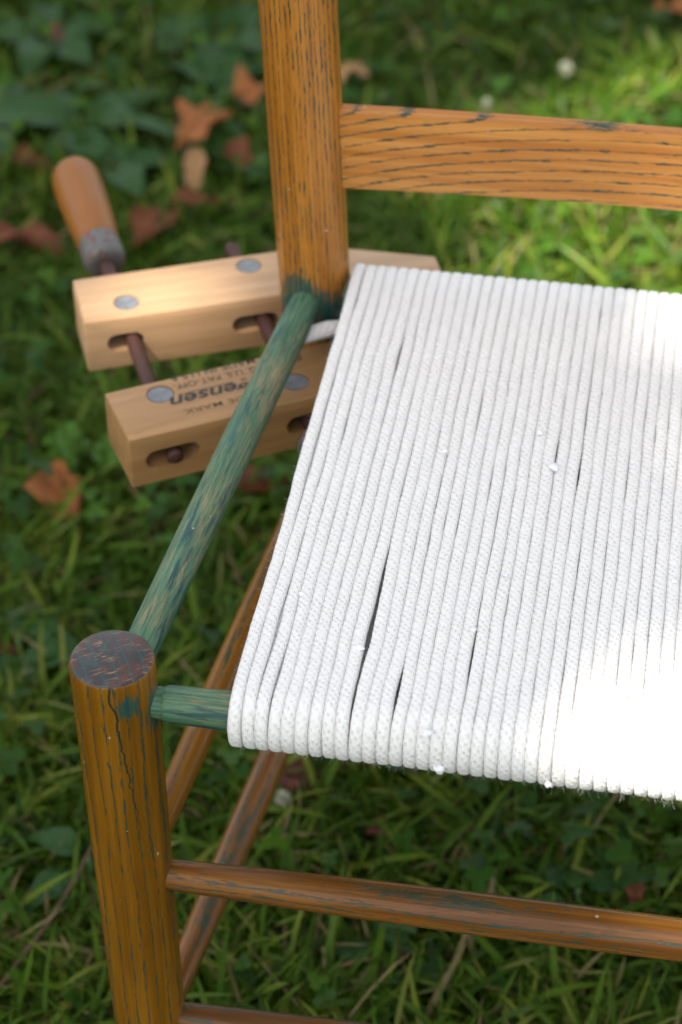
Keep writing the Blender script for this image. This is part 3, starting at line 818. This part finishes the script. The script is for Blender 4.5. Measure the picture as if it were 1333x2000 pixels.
def join(parts):
    off = 0; Vs, Fs, T, A, G = [], [], [], [], []
    for V, F, t, a, g in parts:
        Vs.append(V); Fs.append(F + off); T.append(t); A.append(a); G.append(g); off += len(V)
    return np.concatenate(Vs), np.concatenate(Fs), np.concatenate(T), np.concatenate(A), np.concatenate(G)
def tfn(lo, hi, stray=.04):
    def f(N, clump):
        t = np.clip(rng.normal((lo + hi) / 2, (hi - lo) / 3, N) + clump * .25, 0, .86)
        k = rng.uniform(0, 1, N) < stray
        t[k] = rng.uniform(.86, 1, k.sum()); return t
    return f
near = lambda x, y: visible_wedge(x, y, .12)
far_ = lambda x, y: ~visible_wedge(x, y, .12)
parts = [blades('g', 95000, (-.75, .55, -.1, 1.75), (.018, .046), (.0024, .0046), (.2, 1.25), (.1, 1.4), M_grass, tfn(.15, .6), mask=near),
         blades('g', 19000, (-.75, .55, -.1, 1.75), (.035, .078), (.0036, .0066), (.4, 1.3), (.3, 1.3), M_grass, tfn(.1, .75, .05), mask=near),
         blades('g', 90000, (-1.8, 1.6, -1.0, 3.2), (.03, .08), (.003, .006), (.15, 1.15), (.1, 1.3), M_grass, tfn(.15, .65), S=3, mask=far_)]
V, F, T, A, G = join(parts)
g = mesh_obj('grass', V, F, M_grass, None, {'tint': T, 'along': A, 'gc': G}); g['kind'] = 'stuff'; g['label'] = 'dark green lawn grass of messy blades'; g['category'] = 'grass'
V, F, T, A, G = blades('d', 8500, (-.75, .55, -.1, 1.75), (.02, .07), (.0012, .0028), (.9, 1.5), (.0, .5), M_straw, lambda N, c: rng.uniform(0, 1, N), zoff=.006, S=4)
g = mesh_obj('dead_grass', V, F, M_straw, None, {'tint': T, 'along': A, 'gc': G}); g['kind'] = 'stuff'; g['label'] = 'dry straw coloured dead grass lying in the lawn'; g['category'] = 'grass'

# clover and other small round leaves in the turf
def clover(N):
    Vs, Fs, T, A, G = [], [], [], [], []
    off = 0
    ring = 7
    for i in range(N):
        while True:
            x = rng.uniform(-.62, .42); y = rng.uniform(0, 1.65)
            if visible_wedge(np.array([x]), np.array([y]), .1)[0] and mnoise.noise(Vector((x * 6, y * 6, 4.2))) > -.12: break
        h = rng.uniform(.012, .040); r = rng.uniform(.0035, .0065); a0 = rng.uniform(0, 6.28); tn = rng.uniform(0, 1) * .8
        nrm = Vector((rng.normal(0, .35), rng.normal(0, .35), 1)).normalized()
        e1 = nrm.cross(Vector((0, 1, 0))).normalized(); e2 = nrm.cross(e1)
        c = Vector((x, y, h))
        for k in range(3):
            a = a0 + k * 2.094
            dr = e1 * math.cos(a) + e2 * math.sin(a); pr = e1 * -math.sin(a) + e2 * math.cos(a)
            lc = c + dr * r
            pts = [c] + [lc + dr * (r * math.cos(q)) * (.86 if abs(q) < .3 else 1) + pr * (r * .85 * math.sin(q)) + nrm * (.18 * r * abs(math.sin(q))) for q in np.linspace(-2.3, 2.3, ring)]
            Vs += pts; n = len(pts)
            for q in range(1, n - 1): Fs.append((off, off + q, off + q + 1))
            T += [tn + rng.uniform(0, .15)] * n; A += [1.] * n; G += [(0, 0, 0)] * n
            off += n
        w_ = .0005
        Vs += [Vector((x - w_, y, 0)), Vector((x + w_, y, 0)), c + Vector((w_, 0, 0)), c - Vector((w_, 0, 0))]
        Fs += [(off, off + 1, off + 2), (off, off + 2, off + 3)]; T += [.8] * 4; A += [1.] * 4; G += [(0, 0, 0)] * 4; off += 4
    o = mesh_obj('clover', Vs, np.array(Fs), M_clover, None, {'tint': T, 'along': A, 'gc': G}); o['kind'] = 'stuff'
    o['label'] = 'small round clover leaves mixed into the grass'; o['category'] = 'clover'
clover(950)

# broad leaves
def leaf_mesh(name, L, W, arch, cup, mat, seed=0, wave=.06, nx=10, ny=6, point=1., crumple=0., lobes=0., asym=0.):
    vs, gcs, fs = [], [], []
    for i in range(nx + 1):
        t = i / nx
        wd = W / 2 * (math.sin(PI * min(1, t ** .72 * 1.0)) ** (.8 * point)) if 0 < t < 1 else 0
        if lobes: wd *= 1 + lobes * math.sin(t * 17 + seed)
        for j in range(ny + 1):
            s = j / ny * 2 - 1
            ang = arch * t
            bx = (math.sin(ang) / arch if abs(arch) > .01 else t) * L
            bz = ((1 - math.cos(ang)) / arch if abs(arch) > .01 else 0) * L
            y = s * wd * (1 + asym * (s > 0))
            z = -bz + cup * abs(s) * wd + wave * wd * math.sin(t * 9 + seed + s * 2) * abs(s)
            if crumple:
                q = Vector((t * 3.1 + seed, s * 1.5, seed * .37))
                z += crumple * L * mnoise.noise(q); y += crumple * .5 * L * mnoise.noise(q + Vector((5, 0, 0))) * (1 if wd else 0); bx += crumple * .4 * L * mnoise.noise(q + Vector((0, 9, 0)))
            vs.append((bx, y, z)); gcs.append((t, s, seed))
    for i in range(nx):
        for j in range(ny):
            a = i * (ny + 1) + j
            fs.append((a, a + ny + 1, a + ny + 2, a + 1))
    me = mesh_obj(name, vs, fs, mat, None, {'gc': gcs})
    return me
def weed(x, y, n, L, label, light=False, lift=.5, seed=0, group=None, wfac=.5, only=None):
    r = random.Random(seed * 13 + 5)
    w_ = empty('broadleaf_weed', (x, y, 0.0), label, 'weed', group)
    for k in range(n):
        az = only[k] if only else 2 * PI * (k + r.uniform(-.25, .25)) / n + seed
        l = L * r.uniform(.75, 1.12)
        o = leaf_mesh('leaf', l, l * wfac * r.uniform(.85, 1.15), r.uniform(.6, 1.25), r.uniform(.1, .35), M_weedl if light else M_weed, seed=r.uniform(0, 9), wave=r.uniform(.08, .2))
        o.parent = w_; o.location = (.008 * math.cos(az), .008 * math.sin(az), r.uniform(.012, .024)); o.rotation_euler = (r.uniform(-.25, .25), -lift * r.uniform(.5, 1.2), az)
        o.name = 'leaf'
    st = tube('stem', [(x, y, 0), (x + .001, y, .012), (x, y + .001, .026)], [.002, .0022, .0015], M_stem, w_, seg=6)
WD = [(-.330, 1.085, 5, .105, 'large dark broadleaf weed with a long drooping leaf, above the clamp handle', .42),
      (-.405, 1.075, 4, .085, 'broad-leaved weed at the left edge of the lawn, level with the handle end', .6),
      (-.235, 1.255, 4, .080, 'broad-leaved weed in the grass just left of the back post, near the top', .6),
      (-.285, 1.020, 5, .065, 'low leafy weed right beside the end of the clamp handle', .6),
      (-.175, 1.060, 4, .060, 'small leafy weed behind the orange fallen leaves, left of the back post', .62),
      (-.215, 1.170, 4, .070, 'green weed between the large dark weed and the back post', .6),
      (-.400, 1.230, 5, .075, 'dark weed growing in the upper left corner of the lawn', .55),
      (-.195, .405, 4, .040, 'small round-leaved weed left of the front leg top', .85),
      (-.095, .215, 4, .050, 'small weed in the lower left, beside the front leg', .5),
      (.215, .240, 4, .034, 'weed above the front rung near the right edge', .45),
      (.110, .170, 4, .045, 'weed below the front rung, bottom middle', .45)]
for i, (x, y, n, L, lb, wf) in enumerate(WD): weed(x, y, n, L, lb, seed=i + 1, wfac=wf, lift=.45)
weed(-.205, .630, 3, .042, 'bright green weed with curled round leaves left of the near clamp jaw', light=True, seed=40, wfac=.7, lift=.3)

# fallen leaves
def fallen(x, y, z, L, W, az, mat, label, seed, tip=0., arch=.8, crumple=.10, roll=0., lobes=.10, group=None, wave=.2):
    o = leaf_mesh('fallen_leaf', L * .86, W, arch, .35, mat, seed=seed, crumple=crumple, lobes=lobes, nx=14, ny=8, wave=wave)
    o.name = 'fallen_leaf'; o.location = (x, y, z); o.rotation_euler = (roll, tip, az)
    o['label'] = label; o['category'] = 'leaf'; o['group'] = group or 'dry leaves fallen in the grass'
    return o
FL = [(-.2010, 1.1050, .030, .085, .042, -1.95, M_lorange, 'bright orange-brown pointed dry leaf standing in the grass left of the back post', 1.0, -.5, .9),
      (-.2050, 1.030, .040, .060, .020, -1.5, M_ltan, 'narrow tan curled leaf hanging just below the bright orange leaf', 2.2, .3, .6),
      (-.1850, 1.055, .030, .060, .024, -.6, M_lred, 'dark red-brown curled leaf right of the bright orange leaf', 3.1, 0, .9),
      (-.1950, 1.135, .036, .055, .040, .3, M_lorange, 'orange-red dry leaf touching the left outline of the back post', 4.0, -.2, .7),
      (-.2300, .5840, .026, .062, .044, -.75, M_lorange, 'orange-brown crumpled leaf on the grass below the clamp, at the left', 5.9, -.02, .5),
      (-.3550, .8900, .026, .085, .034, .15, M_lred, 'long reddish brown leaf lying left of the ferrule', 6.4, 0, .6),
      (-.2250, .8900, .030, .075, .034, 1.25, M_lred, 'brown leaf standing just behind the far clamp jaw', 7.7, -.3, .6),
      (-.2150, .9500, .036, .055, .016, .35, M_lred, 'thin brown leaf behind the far clamp jaw, pointing right', 8.1, -.1, .5),
      (-.3750, 1.0100, .026, .060, .022, .05, M_lred, 'dark red-brown leaf just left of the handle end', 9.2, 0, .7),
      (-.0720, .5900, .026, .060, .042, 1.15, M_lred, 'reddish leaf between the green side rail and the cord seat', 10.5, -.1, .8),
      (-.1180, 1.1900, .030, .050, .028, .5, M_ltan, 'blurred tan leaf right of the back post above the slat', 11.3, -.2, .8),
      (.1700, 1.3550, .030, .055, .034, .2, M_lorange, 'orange-brown leaf in the top right corner of the lawn', 12.1, -.2, .9),
      (.0080, .3050, .022, .060, .042, .35, M_ldark, 'dark brown curled leaf on the ground just under the front edge of the seat', 13.5, 0, 1.2),
      (.0750, .2700, .020, .035, .016, .5, M_ldark, 'small dark red leaf under the front edge of the seat', 14.9, 0, .8),
      (.2480, .2350, .026, .024, .011, 1.2, M_lred, 'tiny red-brown leaf above the front rung at the right', 15.8, -.2, .4),
      (-.3950, 1.2200, .026, .055, .024, .6, M_ldark, 'dark brown leaf in the upper left of the lawn', 16.6, 0, .7),
      (-.2750, .5600, .022, .040, .020, -.5, M_lred, 'dark red leaf at the left edge beside the orange-brown crumpled one', 17.2, 0, .7),
      (-.2150, .3950, .020, .028, .016, .4, M_lred, 'small brown leaf at the left edge level with the front leg top', 18.2, 0, .6)]
for k, (x, y, z, L, W_, az, mt, lb, sd, tp, ar) in enumerate(FL): fallen(x, y, z, L, W_, az, mt, lb, sd, tip=tp, arch=ar, lobes=(.38, .1, .3, .25)[k % 4] if k != 4 else .12, crumple=(.16, .1, .14)[k % 3], wave=.4)
# clover flower heads
def clover_flower(x, y, h, r, label):
    e = empty('clover_flower', (x, y, 0), label, 'flower', 'white clover flowers in the lawn')
    tube('stem', [(x, y, 0), (x + .002, y + .001, h * .5), (x, y, h)], [.0008, .0008, .0008], M_stem, e, seg=6)
    vs, fs = [], []
    q = random.Random(int(x * 1000))
    for i in range(75):
        z = 1 - 1.75 * (i + .5) / 75; a = i * 2.39996
        rr_ = math.sqrt(max(0, 1 - z * z)); d = Vector((rr_ * math.cos(a), rr_ * math.sin(a), z))
        s = d.cross(Vector((0, 0, 1)) if abs(d.z) < .9 else Vector((1, 0, 0))).normalized(); t = d.cross(s)
        l = r * q.uniform(.8, 1.15); b = len(vs); wv = r * .17
        vs += [d * r * .3, d * l * .7 + s * wv, d * l * .7 - s * wv, d * l + Vector((0, 0, .1 * r)), d * l * .75 + t * wv]
        fs += [(b, b + 1, b + 4), (b, b + 4, b + 2), (b + 1, b + 3, b + 4), (b + 4, b + 3, b + 2), (b, b + 2, b + 3), (b, b + 3, b + 1)]
    o = mesh_obj('flower_head', vs, fs, M_petal, e, smooth=False); o.location = (0, 0, h)
clover_flower(.0990, 1.2300, .034, .0068, 'white clover flower in the grass above the right part of the slat')
clover_flower(.0340, 1.1650, .030, .0045, 'white clover flower peeping over the top edge of the slat')
clover_flower(.0180, .2820, .030, .0058, 'white clover flower under the front edge of the seat, right of the lower side rung')
# a twig in the lower left
tw = tube('twig', [(-.128, .098, .018), (-.115, .135, .022), (-.105, .165, .024), (-.098, .195, .028), (-.093, .225, .030), (-.090, .250, .030)],
          [.0009, .0011, .0011, .0010, .0009, .0007], M_twig, None, seg=7)
tw['label'] = 'thin curved reddish brown twig in the grass left of the front leg'; tw['category'] = 'twig'

# ------------------------------------------------------------------ shade tree (stands to the right behind the camera)
tree = empty('shade_tree', (-3.6, -5.6, 0), 'leafy tree overhead whose crown dapples the chair with shade', 'tree')
CC = Vector((-.05, .55, .2)) + SUN * (7.4 / SUN.z)       # crown centre over the shaded lawn
def branch(pts, r0, r1):
    n = 10; P = []
    for i in range(n + 1):
        t = i / n; k = t * (len(pts) - 1); a = min(int(k), len(pts) - 2); f = k - a
        P.append(Vector(pts[a]).lerp(Vector(pts[a + 1]), f) + Vector((math.sin(i * 1.7), math.cos(i * 2.1), 0)) * .02)
    return tube('trunk' if r0 > .1 else 'branch', P, [r0 + (r1 - r0) * i / n for i in range(n + 1)], M_bark, tree, seg=12)
branch([(-3.6, -5.6, -.1), (-3.58, -5.55, 2.2), (-3.45, -5.3, 4.4), (-3.2, -4.9, 6.6), (-2.9, -4.4, 8.6)], .22, .06)
# gaps: (x, y, z, radius) places the sun reaches
HOLES = [(.286, -.012, .4, .052), (.352, .012, .4, .070), (.40, .0, .4, .06),
         (-.050, .366, .365, .027), (-.095, .348, .365, .012),
         (.215, 1.15, .03, .125), (.160, .977, .03, .085), (.230, .915, .03, .095), (.30, 1.05, .03, .13), (.38, .95, .03, .12), (.09, 1.02, .03, .05), (.20, 1.06, .03, .10), (.14, 1.08, .03, .06),
         (.355, .140, .03, .02), (.165, .315, .4, .016), (.255, .325, .4, .018), (.285, .235, .4, .008), (.232, .092, .4, .012), (.22, .353, .49, .004)]
# thinner foliage: (x, y, z, radius, share of leaves kept)
THIN = [(.08, 1.0, .03, .10, .35), (.1, 1.2, .03, .10, .4)]
def canopy():
    L = []
    Vs, Fs, G = [], [], []
    base = [(-.5, 0, 0), (-.28, .30, -.03), (.05, .40, -.05), (.34, .22, -.04), (.58, 0, -.08), (.34, -.22, -.04), (.05, -.40, -.05), (-.28, -.30, -.03)]
    tris = [(0, 1, 7), (1, 6, 7), (1, 2, 6), (2, 5, 6), (2, 3, 5), (3, 4, 5)]
    n = 0
    for i in range(25000):
        a = rnd.uniform(0, 2 * PI); r = 2.2 * math.sqrt(rnd.random())
        z = rnd.uniform(6.6, 8.4)
        t = (z - CC.z) / SUN.z
        c = CC + SUN * t + Vector((math.cos(a) * r, math.sin(a) * r * 1.05, 0)); c.z = z
        s = rnd.uniform(.075, .13)
        ok = True
        for (hx, hy, hz, hr) in HOLES:
            q = c - Vector((hx, hy, hz)); dd = (q - SUN * q.dot(SUN)).length
            if dd < hr + s * .25: ok = False; break
        for (hx, hy, hz, hr, keep) in THIN:
            if not ok: break
            q = c - Vector((hx, hy, hz)); dd = (q - SUN * q.dot(SUN)).length
            if dd < hr + s * .25 and rnd.random() > keep: ok = False
        if not ok: continue
        nrm = (Vector((rnd.gauss(0, .45), rnd.gauss(0, .45), 1))).normalized(); az = rnd.uniform(0, 6.28)
        e1 = nrm.cross(Vector((math.cos(az), math.sin(az), 0))).normalized(); e2 = nrm.cross(e1)
        for (x, y, zz) in base: Vs.append(c + e1 * x * s + e2 * y * s + nrm * zz * s); G.append((x + .5, y * 2, i * .1))
        for tr in tris: Fs.append(tuple(q + n for q in tr))
        n += 8
    o = mesh_obj('crown', [v - tree.location for v in Vs], np.array(Fs), M_canopy, tree, {'gc': G}); o['kind'] = 'stuff'
canopy()
for k in range(7):
    a = k * .9; e = CC + Vector((math.cos(a) * 1.4, math.sin(a) * 1.4, rnd.uniform(.2, .9)))
    st_ = Vector((-3.3 + k * .03, -5.05 + k * .08, 5.2 + k * .4))
    branch([tuple(st_), tuple((st_ + e) / 2 + Vector((0, 0, .6))), tuple(e)], .05, .010)
